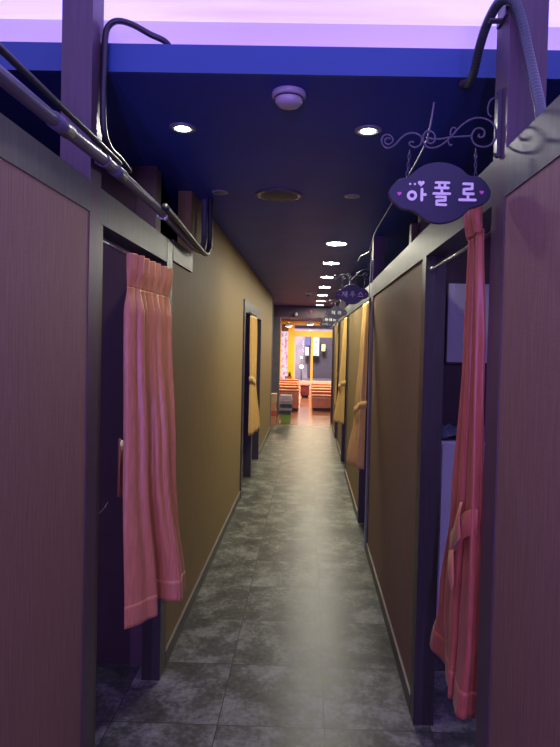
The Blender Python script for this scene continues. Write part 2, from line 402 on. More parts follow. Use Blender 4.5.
MB().lathe([(.135, 0), (.135, -.004), (.115, -.008), (.105, -.006)], (-.19, 3.19, ZC)).build('rim', 'lampoff', sp, smooth=True)
MB().lathe([(.105, -.004), (.09, -.009), (.05, -.013), (0, -.014)], (-.19, 3.19, ZC)).build('grille', 'speaker', sp, smooth=True)
cc = thing('dome_camera', 'tiny pale camera on the corridor ceiling left of the lit row', 'camera', (-.03, 9.19, ZC))
MB().lathe([(.05, .002), (.05, -.02), (.04, -.025)], (-.03, 9.19, ZC)).build('base', 'plastic', cc, smooth=True)
MB().lathe([(.038, -.024), (.034, -.045), (.018, -.058), (0, -.061)], (-.03, 9.19, ZC)).build('dome', 'lampoff', cc, smooth=True)

# ------------------------------------------------------------------ conduits and cables
def px_pipe():
    t = thing('conduit_pipe', 'thick grey conduit running along the top rail of the left partition', 'pipe', (-.64, 1.0, 2.10))
    pts = spline([(-.64, -1.2, 2.118), (-.64, .4, 2.12), (-.64, 1.27, 2.134), (-.64, 1.83, 2.150), (-.64, 2.4, 2.145), (-.637, 2.9, 2.118), (-.632, 3.10, 2.112), (-.632, 3.23, 2.128), (-.634, 3.31, 2.19), (-.636, 3.33, 2.28), (-.638, 3.33, ZC)], 10)
    MB().tube(pts, .0175, 14).build('tube', 'conduit', t, smooth=True)
    for y, z in ((1.42, 2.139), (1.84, 2.150)):
        MB().tube([(-.64, y-.045, z-.001), (-.64, y+.045, z+.001)], .0208, 14).build('coupling', 'conduit', t, smooth=True)
    for y, z in ((1.72, 2.148), (2.42, 2.144)):
        m = MB(); m.tube([(-.64, y-.010, z), (-.64, y+.010, z)], .0215, 14); m.box(XL+.001, -.652, y-.010, y+.010, z-.012, z+.012)
        m.build('clamp', 'steel' if y > 2 else 'conduit', t)
    return t
px_pipe()
tag(MB().tube(spline([(-.604, 2.30, 2.150), (-.603, 2.55, 2.136), (-.600, 2.80, 2.115), (-.597, 3.05, 2.098), (-.594, 3.17, 2.100), (-.593, 3.26, 2.15), (-.594, 3.28, 2.25), (-.595, 3.28, ZC+.003)], 10), .0155, 12).build('flexible_conduit', 'blackcable', smooth=True),
    'dark flexible conduit beside the thick grey one, bending up to the ceiling', 'pipe')
tag(MB().tube(spline([(-.642, -1.2, 2.192), (-.642, .4, 2.188), (-.642, 1.2, 2.187), (-.642, 1.5, 2.188), (-.640, 1.70, 2.186), (-.640, 1.86, 2.184)], 8), .0085, 8).build('black_cable', 'blackcable', smooth=True),
    'straight black cable lying on top of the grey conduit', 'cable')
tag(MB().tube(spline([(-.46, 1.82, 2.50), (-.47, 1.785, 2.54), (-.52, 1.765, 2.558), (-.575, 1.757, 2.583), (-.615, 1.752, 2.590), (-.640, 1.750, 2.578), (-.653, 1.748, 2.545), (-.655, 1.745, 2.45), (-.655, 1.74, 2.35), (-.652, 1.74, 2.26), (-.648, 1.78, 2.21), (-.640, 1.86, 2.200), (-.628, 1.92, 2.178)], 10), .0095, 10).build('arched_cable', 'blackcable', smooth=True),
    'dark cable arching from the left post up over the blue ceiling lip', 'cable')
def corrugated():
    t = thing('corrugated_hose', 'corrugated hose arched over the right post down to the top rail', 'hose', (.48, 1.4, RZ1))
    path = spline([(.478, 1.80, ZC-.004), (.474, 1.755, 2.418), (.462, 1.66, 2.405), (.448, 1.56, 2.425), (.447, 1.49, 2.452), (.458, 1.43, 2.470), (.479, 1.395, 2.452), (.497, 1.385, 2.40), (.509, 1.375, 2.33), (.514, 1.345, 2.25), (.509, 1.29, 2.16), (.502, 1.255, 2.103)], 26)
    rr = [.0130 if i % 3 else .0112 for i in range(len(path))]
    MB().tube(path, rr, 12).build('hose', 'corr', t, smooth=True)
    MB().lathe([(.022, 0), (.022, -.006), (.015, -.012), (.0135, -.012)], (.478, 1.80, ZC)).build('ceiling_flange', 'conduit', t, smooth=True)
    m = MB(); m.box(XR-.006, XR-.0005, 1.43, 1.50, 2.440, 2.462); m.box(XR-.035, XR-.006, 1.455, 1.475, 2.440, 2.4445); m.build('strap', 'conduit', t, bevel=.001)
corrugated()
tag(MB().tube(spline([(.41, 1.95, ZC), (.405, 2.0, 2.36), (.402, 2.15, 2.325), (.40, 2.87, 2.319), (.40, 3.22, 2.32), (.40, 3.61, 2.311), (.40, 3.83, 2.253), (.395, 4.05, 2.262), (.38, 4.30, 2.285), (.37, 4.45, 2.265)], 8), .0034, 8).build('pale_strand', 'whitestrand', smooth=True),
    'thin pale cable strung under the ceiling from behind the nearest sign to the second', 'cable')
tag(MB().tube(spline([(.469, 4.372, 2.33), (.467, 4.374, 2.2), (.462, 4.37, 2.07), (.463, 4.36, 1.98), (.470, 4.35, 1.80), (.470, 4.35, 1.5), (.471, 4.35, .9), (.471, 4.35, .008)], 8), .0035, 8).build('pale_strand', 'whitestrand', smooth=True),  # pale strand imitates the highlight on the shiny post edge
    'thin pale strand set as the shine down the edge of the second doorway on the right', 'cable')

# ------------------------------------------------------------------ hanging signs and their scrolled brackets
S1 = [(-.282,-.057),(-.287,-.053),(-.295,-.057),(-.294,-.067),(-.283,-.069),(-.275,-.06),(-.281,-.048),(-.293,-.045),(-.303,-.053),(-.302,-.069),(-.29,-.079),(-.271,-.072),(-.255,-.054),(-.238,-.042),(-.218,-.04),(-.202,-.05),(-.203,-.067),(-.217,-.076),(-.231,-.07),(-.23,-.062),(-.221,-.063)]
S2 = [(-.172,-.055),(-.18,-.051),(-.186,-.057),(-.181,-.065),(-.17,-.062),(-.167,-.048),(-.174,-.036),(-.188,-.034),(-.197,-.046),(-.196,-.062),(-.185,-.075),(-.164,-.075),(-.144,-.064),(-.124,-.045),(-.101,-.019),(-.074,-.001),(-.046,.002),(-.022,-.009),(-.012,-.029),(-.014,-.052),(-.027,-.068),(-.049,-.071),(-.067,-.062),(-.073,-.044),(-.064,-.027),(-.049,-.024),(-.04,-.034),(-.044,-.046),(-.054,-.046),(-.054,-.039)]
S3 = [(-.179,-.054),(-.151,-.053),(-.124,-.048),(-.073,-.044)]
S4 = [(-.127,-.045),(-.127,-.03),(-.119,-.023),(-.113,-.03),(-.118,-.035)]
S5 = [(-.134,-.057),(-.129,-.068),(-.122,-.067)]
S6 = [(-.007,.056),(-.025,.05),(-.033,.033),(-.032,.014),(-.023,.006)]
OUT = [(-.284,-.196),(-.276,-.178),(-.255,-.158),(-.235,-.154),(-.218,-.139),(-.191,-.121),(-.156,-.114),(-.125,-.118),(-.097,-.131),(-.078,-.146),(-.052,-.150),(-.035,-.164),(-.022,-.184),(-.024,-.203),(-.036,-.217),(-.057,-.227),(-.076,-.234),(-.094,-.252),(-.124,-.267),(-.155,-.271),(-.183,-.264),(-.202,-.251),(-.220,-.240),(-.246,-.235),(-.267,-.222),(-.279,-.210)]
BX, BZ = XR, 2.19
def at3(p, y): return (BX+p[0], y, BZ+p[1])
def bracket(y, label):
    t = thing('sign_bracket', label, 'bracket', (BX, y, BZ-.1), 'scrolled iron sign brackets')
    m = MB(); m.box(BX-.010, BX-.0005, y-.007, y+.007, BZ-.097, BZ+.075)
    m.tube([(BX-.006, y, BZ-.090), (BX-.013, y, BZ-.093)], .007, 8); m.tube([(BX-.006, y, BZ+.067), (BX-.013, y, BZ+.067)], .006, 8)
    m.build('mount_bar', 'iron', t)
    for s in (S1, S2):
        MB().tube([at3(p, y) for p in [(v.x, v.y) for v in spline([(a, b, 0) for a, b in s], 5)]], .0028, 8).build('scroll', 'iron', t, smooth=True)
    MB().tube([at3((v.x, v.y), y) for v in spline([(a, b, 0) for a, b in S3], 5)], .0028, 8).build('arm', 'iron', t, smooth=True)
    for s in (S4, S5, S6):
        MB().tube([at3((v.x, v.y), y) for v in spline([(a, b, 0) for a, b in s], 6)], .0022, 8).build('curl', 'iron', t, smooth=True)
    return t
K = 1.46/560/4.667
SCX, SCZ = -.152, -.193                       # centre of the board
# glyph strokes, in pixels about a glyph centre, y down; 'O' is a ring
A_ = [('O', -23, 2, 17), [(22, -27), (22, 22)], [(24, -3), (38, -3)]]
POL = [[(-27, -50), (32, -50)], [(-12, -50), (-12, -27)], [(14, -50), (14, -27)], [(-29, -26), (29, -26)], [(0, -26), (0, -2)], [(-37, 0), (37, 0)], [(-24, 15), (17, 15), (17, 31), (-22, 33), (-22, 51), (20, 51)]]
RO = [[(-19, -43), (20, -43), (20, -21), (-17, -18), (-17, 2), (26, 2)], [(2, 4), (2, 28)], [(-36, 30), (36, 30)]]
JE = [[(-34, -28), (2, -28)], [(-16, -28), (-34, 24)], [(-16, -20), (4, 22)], [(4, -4), (18, -4)], [(20, -36), (20, 32)], [(34, -38), (34, 34)]]
U_ = [('O', 0, -24, 15), [(-36, 6), (36, 6)], [(0, 6), (0, 38)]]
SEU = [[(0, -34), (-28, 2)], [(0, -28), (28, 2)], [(-37, 24), (37, 24)]]
HE = [[(-24, -40), (-8, -40)], [(-34, -26), (2, -26)], ('O', -16, 4, 14), [(4, -4), (18, -4)], [(20, -36), (20, 32)], [(34, -38), (34, 34)]]
RA = [[(-34, -32), (0, -32), (0, -8), (-32, -6), (-32, 22), (4, 20)], [(20, -38), (20, 34)], [(20, -4), (36, -4)]]
RE = [[(-36, -28), (-8, -28), (-8, -6), (-34, -4), (-34, 20), (-4, 18)], [(2, -4), (16, -4)], [(18, -36), (18, 30)], [(34, -38), (34, 34)]]
HA = [[(-24, -40), (-6, -40)], [(-36, -26), (4, -26)], ('O', -16, 4, 15), [(22, -38), (22, 34)], [(22, -4), (38, -4)]]
DE = [[(2, -26), (-32, -26), (-32, 16), (4, 14)], [(4, -4), (18, -4)], [(20, -36), (20, 32)], [(34, -38), (34, 34)]]
def glyph(parent, strokes, cx, cz, y, w=9.5, mat='letter'):
    m = MB(); hw = w*K/2; n = 12
    for i, s in enumerate(strokes):
        d = y-.0032-.0001*i                    # strokes that cross lie a hair apart
        if s[0] == 'O':
            _, ox, oy, r = s
            o = [[(BX+cx+(ox*K)+(r*K+q)*math.cos(2*PI*k/24), BZ+cz-oy*K+(r*K+q)*math.sin(2*PI*k/24)) for k in range(25)] for q in (-hw, hw)]
            a, b = o
            for k_ in range(24):
                m.slab([a[k_], b[k_], b[k_+1], a[k_+1]], d, y-.0006)
        else:
            P = [(BX+cx+p[0]*K, BZ+cz-p[1]*K) for p in s]
            for (x0, z0), (x1, z1) in zip(P, P[1:]):
                a = math.atan2(z1-z0, x1-x0)
                o = [(x0+hw*math.cos(a+PI/2+PI*k/n), z0+hw*math.sin(a+PI/2+PI*k/n)) for k in range(n+1)]
                o += [(x1+hw*math.cos(a-PI/2+PI*k/n), z1+hw*math.sin(a-PI/2+PI*k/n)) for k in range(n+1)]
                m.slab(o, d, y-.0006); d -= .00005
    return m.build('letter', mat, parent)
def heart_outline(cx, cz, s):
    o = []
    for k in range(28):
        t = 2*PI*k/28
        o.append((BX+cx+s*16*math.sin(t)**3/16, BZ+cz+s*(13*math.cos(t)-5*math.cos(2*t)-2*math.cos(3*t)-math.cos(4*t))/16))
    return o
def sign(y, glyphs, label, first=False):
    t = thing('hanging_sign', label, 'sign', (BX+SCX, y, BZ-.271), 'plaque signs hanging over the booth doors')
    o = [(v.x, v.y) for v in spline([(a, b, 0) for a, b in OUT]+[(OUT[0][0], OUT[0][1], 0)], 4)][:-1]
    o = [(BX+a, BZ+b) for a, b in o]
    bd = MB().slab(o, y-.008, y+.008).build('board', 'board', t, bevel=.0025)
    yf = y-.008
    for g, cx, cz, w in glyphs: glyph(bd, g, cx, cz, yf, w)
    for cx, cz in ((-.256, -.197), (-.046, -.190)):
        MB().slab(heart_outline(cx, cz, .0055), yf-.0022, yf-.0004).build('heart', 'heart', bd)
    if first:
        for dx in (-12, 12):
            m = MB(); m.tube([(BX-.217+dx*K*.9-.006, yf-.002, BZ-.172), (BX-.217+dx*K*.9-.006, yf-.0004, BZ-.172)], .0028, 12).build('dot', 'letter', bd)
        MB().slab(heart_outline(-.201, -.170, .0085), yf-.0024, yf-.0004).build('leaf_heart', 'letter', bd)
    for p, q in (((-.231, -.084), (-.236, -.149)), ((-.062, -.0775), (-.060, -.148))):
        m = MB(); n = 6
        for i in range(n):
            z0 = p[1]+(q[1]-p[1])*i/n; z1 = p[1]+(q[1]-p[1])*(i+1)/n; xm = p[0]+(q[0]-p[0])*(i+.5)/n
            c = Vector((BX+xm, y, BZ+(z0+z1)/2)); h = abs(z1-z0)/2+.0016; pts = []
            for kk in range(17):
                a = 2*PI*kk/16; dx, dz = .0032*math.cos(a), h*math.sin(a)
                pts.append(c+(Vector((dx, 0, dz)) if i % 2 else Vector((0, dx, dz))))
            m.tube(pts, .0011, 6)
        m.build('chain', 'iron', t, smooth=True)
    return t
posts = [1.46, 4.375, 6.905, 8.865, 10.705]
wb = ['nearest and largest iron scroll bracket, on the post beside the corrugated hose', 'iron scroll bracket second along the right partition, where the pale cable ends', 'iron scroll bracket third along the right partition, above the two-letter sign', 'small iron scroll bracket fourth along the right partition', 'farthest tiny iron scroll bracket at the end of the right partition']
b0 = bracket(posts[0], wb[0])
for y, l in list(zip(posts, wb))[1:]: dup(b0, (BX, y, BZ-.1), l)
c = SCZ
sign(posts[0], [(A_, -.217+.006, -.2005, 12.5), (POL, -.148, -.1955, 11.5), (RO, -.082, -.1935, 12)], 'nearest and largest indigo plaque sign with pink hearts, above the rose curtain', True)
sign(posts[1], [(JE, -.212, c, 8), (U_, -.150, c, 8), (SEU, -.088, c, 8)], 'second indigo plaque sign from the front, with three dim letters')
sign(posts[2], [(HE, -.190, c, 12), (RA, -.112, c, 12)], 'third plaque sign from the front with two pale letters')
sign(posts[3], [(HA, -.212, c, 11), (DE, -.150, c, 11), (SEU, -.088, c, 11)], 'fourth plaque sign, partly behind the two-letter one')
sign(posts[4], [(A_, -.212, c, 11), (RE, -.150, c, 11), (SEU, -.088, c, 11)], 'farthest and lowest plaque sign, partly hidden by the signs before it')

# ------------------------------------------------------------------ curtains
def cr1(P, s):
    """Catmull-Rom through the 2-D list P at parameter s in 0..1"""
    n = len(P)-1; u = min(s*n, n-1e-6); i = int(u); t = u-i
    a, b, c_, d = P[max(i-1, 0)], P[i], P[i+1], P[min(i+2, n)]
    return tuple(.5*(b[k]+(c_[k]-b[k])*t)+.25*(2*b[k]+(c_[k]-a[k])*t+(2*a[k]-5*b[k]+4*c_[k]-d[k])*t*t+(3*b[k]-a[k]-3*c_[k]+d[k])*t**3) for k in range(len(b)))
def curtain_mesh(rows, folds, cols=110, steps=14, seed=0):
    """rows: (z, plan points, fold depth); every row has the same number of plan points"""
    rnd = random.Random(seed); ph = rnd.random()*6
    rows = [(z, [(p[0], p[1], p[2] if len(p) > 2 else 0.) for p in P], a) for z, P, a in rows]
    out = []
    for (z0, P0, a0), (z1, P1, a1) in zip(rows, rows[1:]):
        for q in range(steps):
            t = q/steps; ts = t*t*(3-2*t)
            out.append((z0+(z1-z0)*t, [tuple(p[i]*(1-ts)+r[i]*ts for i in range(len(p))) for p, r in zip(P0, P1)], a0*(1-ts)+a1*ts))
    out.append(rows[-1])
    G = []
    for z, P, a in out:
        L = []
        for k_ in range(cols+1):
            s = k_/cols; p = cr1(P, s); q = cr1(P, min(s+.01, 1)); r = cr1(P, max(s-.01, 0))
            tx, ty = q[0]-r[0], q[1]-r[1]; l = math.hypot(tx, ty) or 1
            w = math.sin(2*PI*folds*s+ph)+.3*math.sin(2*PI*folds*1.7*s+ph*2)
            dz = p[2] if len(p) > 2 else 0
            L.append((p[0]-ty/l*a*w, p[1]+tx/l*a*w, z+dz))
        G.append(L)
    return MB().grid(G)
def hem(parent, rows, folds, mat, seed, cols=110):
    """doubled cloth along the foot of a drape: its last two rows, cut off above the hem"""
    (z0, P0, a0), (z1, P1, a1) = rows[-2], rows[-1]
    t = 1-.085/(z0-z1); ts = t*t*(3-2*t)
    f = lambda p: (p[0], p[1], p[2] if len(p) > 2 else 0.)
    mid = [tuple(f(p)[i]*(1-ts)+f(r)[i]*ts for i in range(3)) for p, r in zip(P0, P1)]
    return curtain_mesh([(z0+(z1-z0)*t, mid, a0*(1-ts)+a1*ts), (z1-.001, P1, a1)], folds, cols, 6, seed).build('hem', mat, parent, smooth=True, solid=.0042)
def rod(y0, y1, x, z, label, mat='steel', r=.006):
    t = thing('curtain_rod', label, 'curtain rod', (x, (y0+y1)/2, z))
    MB().tube([(x, y0, z), (x, y1, z)], r, 10).build('tube', mat, t, smooth=True)
    for y in (y0+.006, y1-.006): MB().tube([(x, y-.005, z), (x, y+.005, z)], r*1.9, 12).build('end_cap', mat, t, smooth=True)
    return t
def band(parent, pts, h, mat, name='tieback', thick=.004):
    """a strip of cloth h tall following the 3-D points"""
    P = spline(pts, 8); m = MB()
    m.grid([[(p.x, p.y, p.z+h/2) for p in P], [(p.x, p.y, p.z) for p in P], [(p.x, p.y, p.z-h/2) for p in P]])
    return m.build(name, mat, parent, solid=thick, smooth=True)

# nearest left doorway: satin curtain with a violet-lit salmon tint, pinch-pleated, falling loose
c1 = thing('curtain', 'long satin curtain tinted salmon as if violet-lit, hanging in the nearest left doorway', 'curtain', (-.64, 2.3, .5), 'satin curtains in the booth doorways')
T1 = [(-.676, 2.075), (-.660, 2.15), (-.664, 2.24), (-.650, 2.34), (-.646, 2.44), (-.640, 2.55)]
D1 = [(1.80, T1, .005),
      (1.70, [(-.675, 2.06), (-.648, 2.14), (-.664, 2.24), (-.636, 2.34), (-.642, 2.43), (-.626, 2.52)], .013),
      (1.10, [(-.685, 2.09), (-.625, 2.16), (-.655, 2.27), (-.585, 2.32), (-.600, 2.41), (-.580, 2.47)], .008),
      (.515, [(-.672, 2.090, -.012), (-.582, 2.19, -.004), (-.618, 2.32), (-.517, 2.31), (-.520, 2.42), (-.557, 2.48)], .004)]
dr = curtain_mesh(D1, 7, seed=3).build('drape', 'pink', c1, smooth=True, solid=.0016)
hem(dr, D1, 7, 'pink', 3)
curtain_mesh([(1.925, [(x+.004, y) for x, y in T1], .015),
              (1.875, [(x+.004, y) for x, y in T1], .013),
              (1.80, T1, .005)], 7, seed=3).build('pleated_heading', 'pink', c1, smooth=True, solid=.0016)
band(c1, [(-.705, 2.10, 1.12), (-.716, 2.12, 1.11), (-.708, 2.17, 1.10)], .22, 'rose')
rod(1.80, 2.59, -.715, 1.935, 'thin steel curtain rod under the nearest left header')
# nearest right doorway: satin curtain with a violet-lit rose tint gathered at the near post
c2 = thing('curtain', 'tall satin curtain tinted rose as if violet-lit, gathered beside the nearest right post', 'curtain', (.48, 1.7, .5), 'satin curtains in the booth doorways')
D2 = [(1.925, [(.462, 1.525), (.458, 1.56), (.466, 1.585), (.455, 1.61), (.462, 1.635), (.470, 1.66)], .006),
      (1.60, [(.476, 1.530), (.462, 1.56), (.476, 1.60), (.458, 1.635), (.472, 1.67), (.482, 1.70)], .009),
      (1.10, [(.490, 1.545), (.462, 1.57), (.478, 1.63), (.456, 1.68), (.470, 1.76), (.484, 1.81)], .009),
      (.75, [(.505, 1.575), (.464, 1.60), (.474, 1.67), (.458, 1.74), (.474, 1.85), (.472, 1.92)], .006),
      (.52, [(.512, 1.62), (.456, 1.628), (.476, 1.712), (.458, 1.722), (.492, 1.88), (.458, 1.995, .012)], .004)]
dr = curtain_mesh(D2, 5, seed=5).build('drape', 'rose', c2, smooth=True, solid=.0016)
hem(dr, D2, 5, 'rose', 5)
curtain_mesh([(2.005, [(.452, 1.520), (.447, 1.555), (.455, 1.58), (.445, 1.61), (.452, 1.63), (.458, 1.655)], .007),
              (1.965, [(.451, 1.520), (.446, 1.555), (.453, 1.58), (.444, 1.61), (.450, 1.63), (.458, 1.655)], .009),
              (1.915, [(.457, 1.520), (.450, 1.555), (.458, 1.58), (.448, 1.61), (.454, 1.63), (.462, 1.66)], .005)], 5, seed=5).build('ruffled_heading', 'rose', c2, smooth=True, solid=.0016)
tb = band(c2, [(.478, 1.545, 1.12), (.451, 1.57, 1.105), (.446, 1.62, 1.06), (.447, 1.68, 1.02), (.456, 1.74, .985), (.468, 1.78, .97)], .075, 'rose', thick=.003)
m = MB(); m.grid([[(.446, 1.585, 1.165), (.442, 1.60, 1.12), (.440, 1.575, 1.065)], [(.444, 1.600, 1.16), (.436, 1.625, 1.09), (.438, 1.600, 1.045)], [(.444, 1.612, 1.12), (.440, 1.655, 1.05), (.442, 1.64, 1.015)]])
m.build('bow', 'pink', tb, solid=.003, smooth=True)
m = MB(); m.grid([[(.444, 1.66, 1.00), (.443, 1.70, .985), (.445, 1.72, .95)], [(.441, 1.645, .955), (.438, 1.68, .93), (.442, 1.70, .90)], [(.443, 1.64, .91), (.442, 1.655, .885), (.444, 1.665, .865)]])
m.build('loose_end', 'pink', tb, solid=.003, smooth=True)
rod(1.513, 2.343, .505, 1.925, 'thin steel curtain rod across the nearest right doorway')
# doorways farther down the right partition
def gold_right(y0, label, seed, mat='gold', flare=1.):
    t = thing('curtain', label, 'curtain', (.46, y0+.3, .55), 'satin curtains in the booth doorways')
    X = lambda x: .470-(.470-x)*flare
    curtain_mesh([(1.955, [(.470, y0+.10), (.464, y0+.17), (.470, y0+.24), (.460, y0+.33), (.468, y0+.43), (.470, y0+.56)], .007),
                  (1.60, [(.472, y0+.10), (X(.450), y0+.17), (X(.464), y0+.24), (X(.440), y0+.33), (X(.455), y0+.43), (X(.455), y0+.54)], .009),
                  (1.08, [(.470, y0+.12), (X(.425), y0+.18), (X(.440), y0+.25), (X(.405), y0+.33), (X(.420), y0+.40), (X(.425), y0+.50)], .005),
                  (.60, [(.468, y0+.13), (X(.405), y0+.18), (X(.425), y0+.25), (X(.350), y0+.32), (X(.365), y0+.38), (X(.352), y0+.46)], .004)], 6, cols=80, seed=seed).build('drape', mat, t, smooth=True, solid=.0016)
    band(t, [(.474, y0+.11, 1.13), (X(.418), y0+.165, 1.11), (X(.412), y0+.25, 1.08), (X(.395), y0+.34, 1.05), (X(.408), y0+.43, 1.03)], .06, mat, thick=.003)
    rod(y0+.002, y0+.648, .500, 1.965, 'slim rod carrying the curtain of the %s' % label.split(' in the ')[-1])
    return t
gold_right(4.382, 'gold satin curtain tied back in the second right doorway', 11)
gold_right(6.952, 'gold satin curtain tied back in the third right doorway', 12)
gold_right(8.922, 'narrow gold satin curtain hanging straight in the fourth right doorway', 13, flare=.15)
# second left doorway
def gold_left(y0, y1, label, seed):
    t = thing('curtain', label, 'curtain', (-.63, (y0+y1)/2, .55), 'satin curtains in the booth doorways')
    w = y1-y0; f = [0, .2, .4, .6, .8, 1]
    curtain_mesh([(1.905, [(-.644+.010*(i % 2), y0+w*q) for i, q in enumerate(f)], .009),
                  (1.65, [(-.644+.018*(i % 2), y0+w*(.02+q*.96)) for i, q in enumerate(f)], .010),
                  (1.16, [(-.643+.025*(i % 2), y0+w*(.06+q*.86)) for i, q in enumerate(f)], .006),
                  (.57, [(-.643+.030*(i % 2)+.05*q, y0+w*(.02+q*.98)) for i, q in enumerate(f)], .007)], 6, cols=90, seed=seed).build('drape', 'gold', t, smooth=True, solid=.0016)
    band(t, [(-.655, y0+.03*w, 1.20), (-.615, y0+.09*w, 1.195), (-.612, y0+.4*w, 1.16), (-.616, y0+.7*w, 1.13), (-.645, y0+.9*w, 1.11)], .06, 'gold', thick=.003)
    rod(6.12, 6.80, -.650, 1.935, 'slim rod carrying the curtain of the %s' % label.split(' in the ')[-1])
gold_left(6.17, 6.74, 'gold satin curtain tied at its waist in the second left doorway', 21)

# ------------------------------------------------------------------ inside the nearest right booth
pf = thing('wall_board', 'pale glossy board hanging on the booth wall behind the rose curtain', 'board', (.98, 3.19, 1.51))
MB().box(.772, 1.20, 3.180, 3.198, 1.508, 1.970).build('frame', 'wood', pf, bevel=.002)
MB().box(.780, 1.192, 3.174, 3.182, 1.520, 1.962).build('panel', 'print_', pf)
cb = thing('cabinet', 'white cabinet in the booth behind the rose curtain', 'cabinet', (1.0, 3.0, 0))
MB().box(.690, 1.25, 2.88, 3.172, .06, 1.12).build('body', 'cabinet', cb, bevel=.004)
MB().box(.705, 1.24, 2.90, 3.17, 0, .06).build('plinth', 'blackp', cb)
MB().box(.695, 1.245, 2.866, 2.879, .08, 1.105).build('door', 'cabinet', cb, bevel=.003)
m = MB(); rows = []
for j in range(7):
    rows.append([(.70+.46*i/14, 2.875+.28*j/6, 1.127+.055*abs(math.sin(i*.9+j))*(.4+.6*math.sin(PI*j/6))+.012*random.random()) for i in range(15)])
m.grid(rows)
tag(m.build('folded_cloth', 'greycloth', smooth=True, solid=.006), 'crumpled grey blue cloth on top of the white cabinet', 'cloth')
ch = thing('wall_hook', 'small dark hook inside the nearest left doorway', 'hook', (-.70, 1.80, 1.02))
MB().tube([(-.69, 1.797, 1.02), (-.69, 1.803, 1.02)], .010, 12).build('plate', 'iron', ch, smooth=True)
MB().tube(spline([(-.69, 1.80, 1.02), (-.685, 1.84, 1.022), (-.68, 1.88, 1.03), (-.678, 1.90, 1.042)], 6), .0025, 8).build('hook_arm', 'iron', ch, smooth=True)

# ------------------------------------------------------------------ dining hall at the end
wall('trim_%d' % k, [(-4, 4, 12.5, 12.75, 2.20, ZC)], 'plum'); k += 1
wall('trim_%d' % k, [(-.815, -.645, 12.5, 12.7, 0, 2.20)], 'column'); k += 1
def bench(x0, x1, y, h, label, group):
    t = thing('bench_seat', label, 'bench', ((x0+x1)/2, y+.3, 0), group)
    MB().box(x0+.02, x1-.02, y+.03, y+.56, 0, .06).build('plinth', 'blackp', t)
    MB().box(x0, x1, y+.121, y+.60, .061, .16).build('seat_box', 'leather', t, bevel=.012)
    MB().box(x0+.01, x1-.01, y+.126, y+.62, .162, h*.62).build('seat_cushion', 'leather', t, bevel=.03)
    MB().box(x0, x1, y, y+.12, .061, h-.05).build('backrest', 'leather', t, bevel=.02)
    MB().box(x0-.006, x1+.006, y-.008, y+.13, h-.047, h).build('top_roll', 'leather', t, bevel=.018)
    return t
ow = ['nearest the corridor', 'second from the corridor', 'third from the corridor', 'fourth from the corridor', 'fifth from the corridor']
for i, w in enumerate(ow):
    bench(.105, 1.25, 13.5+i, .385, 'low rust leather bench in the right row, %s' % w, 'rust benches on the right')
    bench(-1.35, -.215-.02*i, 13.35+i, .505, 'rust leather bench in the left row, %s' % w, 'rust benches on the left')
tb = thing('low_table', 'low maroon table between the two rows of rust benches', 'table', (-.17, 16.9, 0))
MB().box(-.24, .06, 16.75, 17.15, .35, .385).build('tabletop', 'maroon', tb, bevel=.004)
MB().box(-.22, .04, 16.78, 17.12, .06, .35).build('apron', 'maroon', tb)
MB().box(-.19, .01, 16.82, 17.08, 0, .06).build('foot', 'blackp', tb)
# green bin piled with folded cloths
gb = thing('bin', 'green plastic bin under a pile of folded cloths at the corridor end', 'bin', (-.44, 11.4, 0))
a = [(-.545, 11.30), (-.335, 11.30), (-.335, 11.52), (-.545, 11.52)]
m = MB(); m.grid([[(x*1+(-.44-x)*s, y+(11.41-y)*s, z) for x, y in a+[a[0]]] for s, z in ((.14, .0), (.10, .004), (0, .165), (-.05, .165), (-.05, .172))])
m.bm.faces.new([m.bm.verts.new((x+(-.44-x)*.14, y+(11.41-y)*.14, 0)) for x, y in a])
m.build('tub', 'green', gb, solid=.004)
z = .178
for i, (h, mt, d) in enumerate(((.075, 'cloth_b', 'black folded cloth lowest in the pile on the green bin'), (.055, 'cloth_c', 'grey folded cloth second from the bottom on the green bin'), (.070, 'cloth_b', 'black folded cloth in the middle of the pile on the green bin'), (.050, 'cloth_c', 'grey folded cloth just under the mauve one on the green bin'), (.125, 'cloth_a', 'mauve folded cloth topmost on the pile on the green bin'))):
    j = .012*((i*7) % 3-1)
    m = MB(); n = 3
    for q in range(n): m.box(-.575+j+.006*q, -.315+j-.004*q, 11.28+.004*q, 11.54, z+h*q/n, z+h*(q+1)/n-.002)
    tag(m.build('folded_cloth', mt, bevel=.008), d, 'cloth', 'folded cloths piled on the green bin'); z += h+.002
z = 0
for i, (h, mt, d) in enumerate(((.17, 'carton_a', 'orange carton at the bottom of the stack by the left wall end'), (.12, 'carton_b', 'red carton second in the stack by the left wall end'), (.15, 'carton_a', 'orange carton third in the stack by the left wall end'), (.17, 'carton_c', 'tan carton topmost in the stack by the left wall end'))):
    t = thing('carton', d, 'box', (-.77, 11.1, z), 'stacked cartons by the left wall end')
    MB().box(-.90, -.625+.008*(i % 2), 10.98, 11.22, z+.001, z+h-.008).build('body', mt, t, bevel=.004)
    MB().box(-.905, -.620+.008*(i % 2), 10.975, 11.225, z+h-.0075, z+h-.001).build('lid', 'carton_c' if i != 3 else 'carton_a', t, bevel=.002)
    z += h
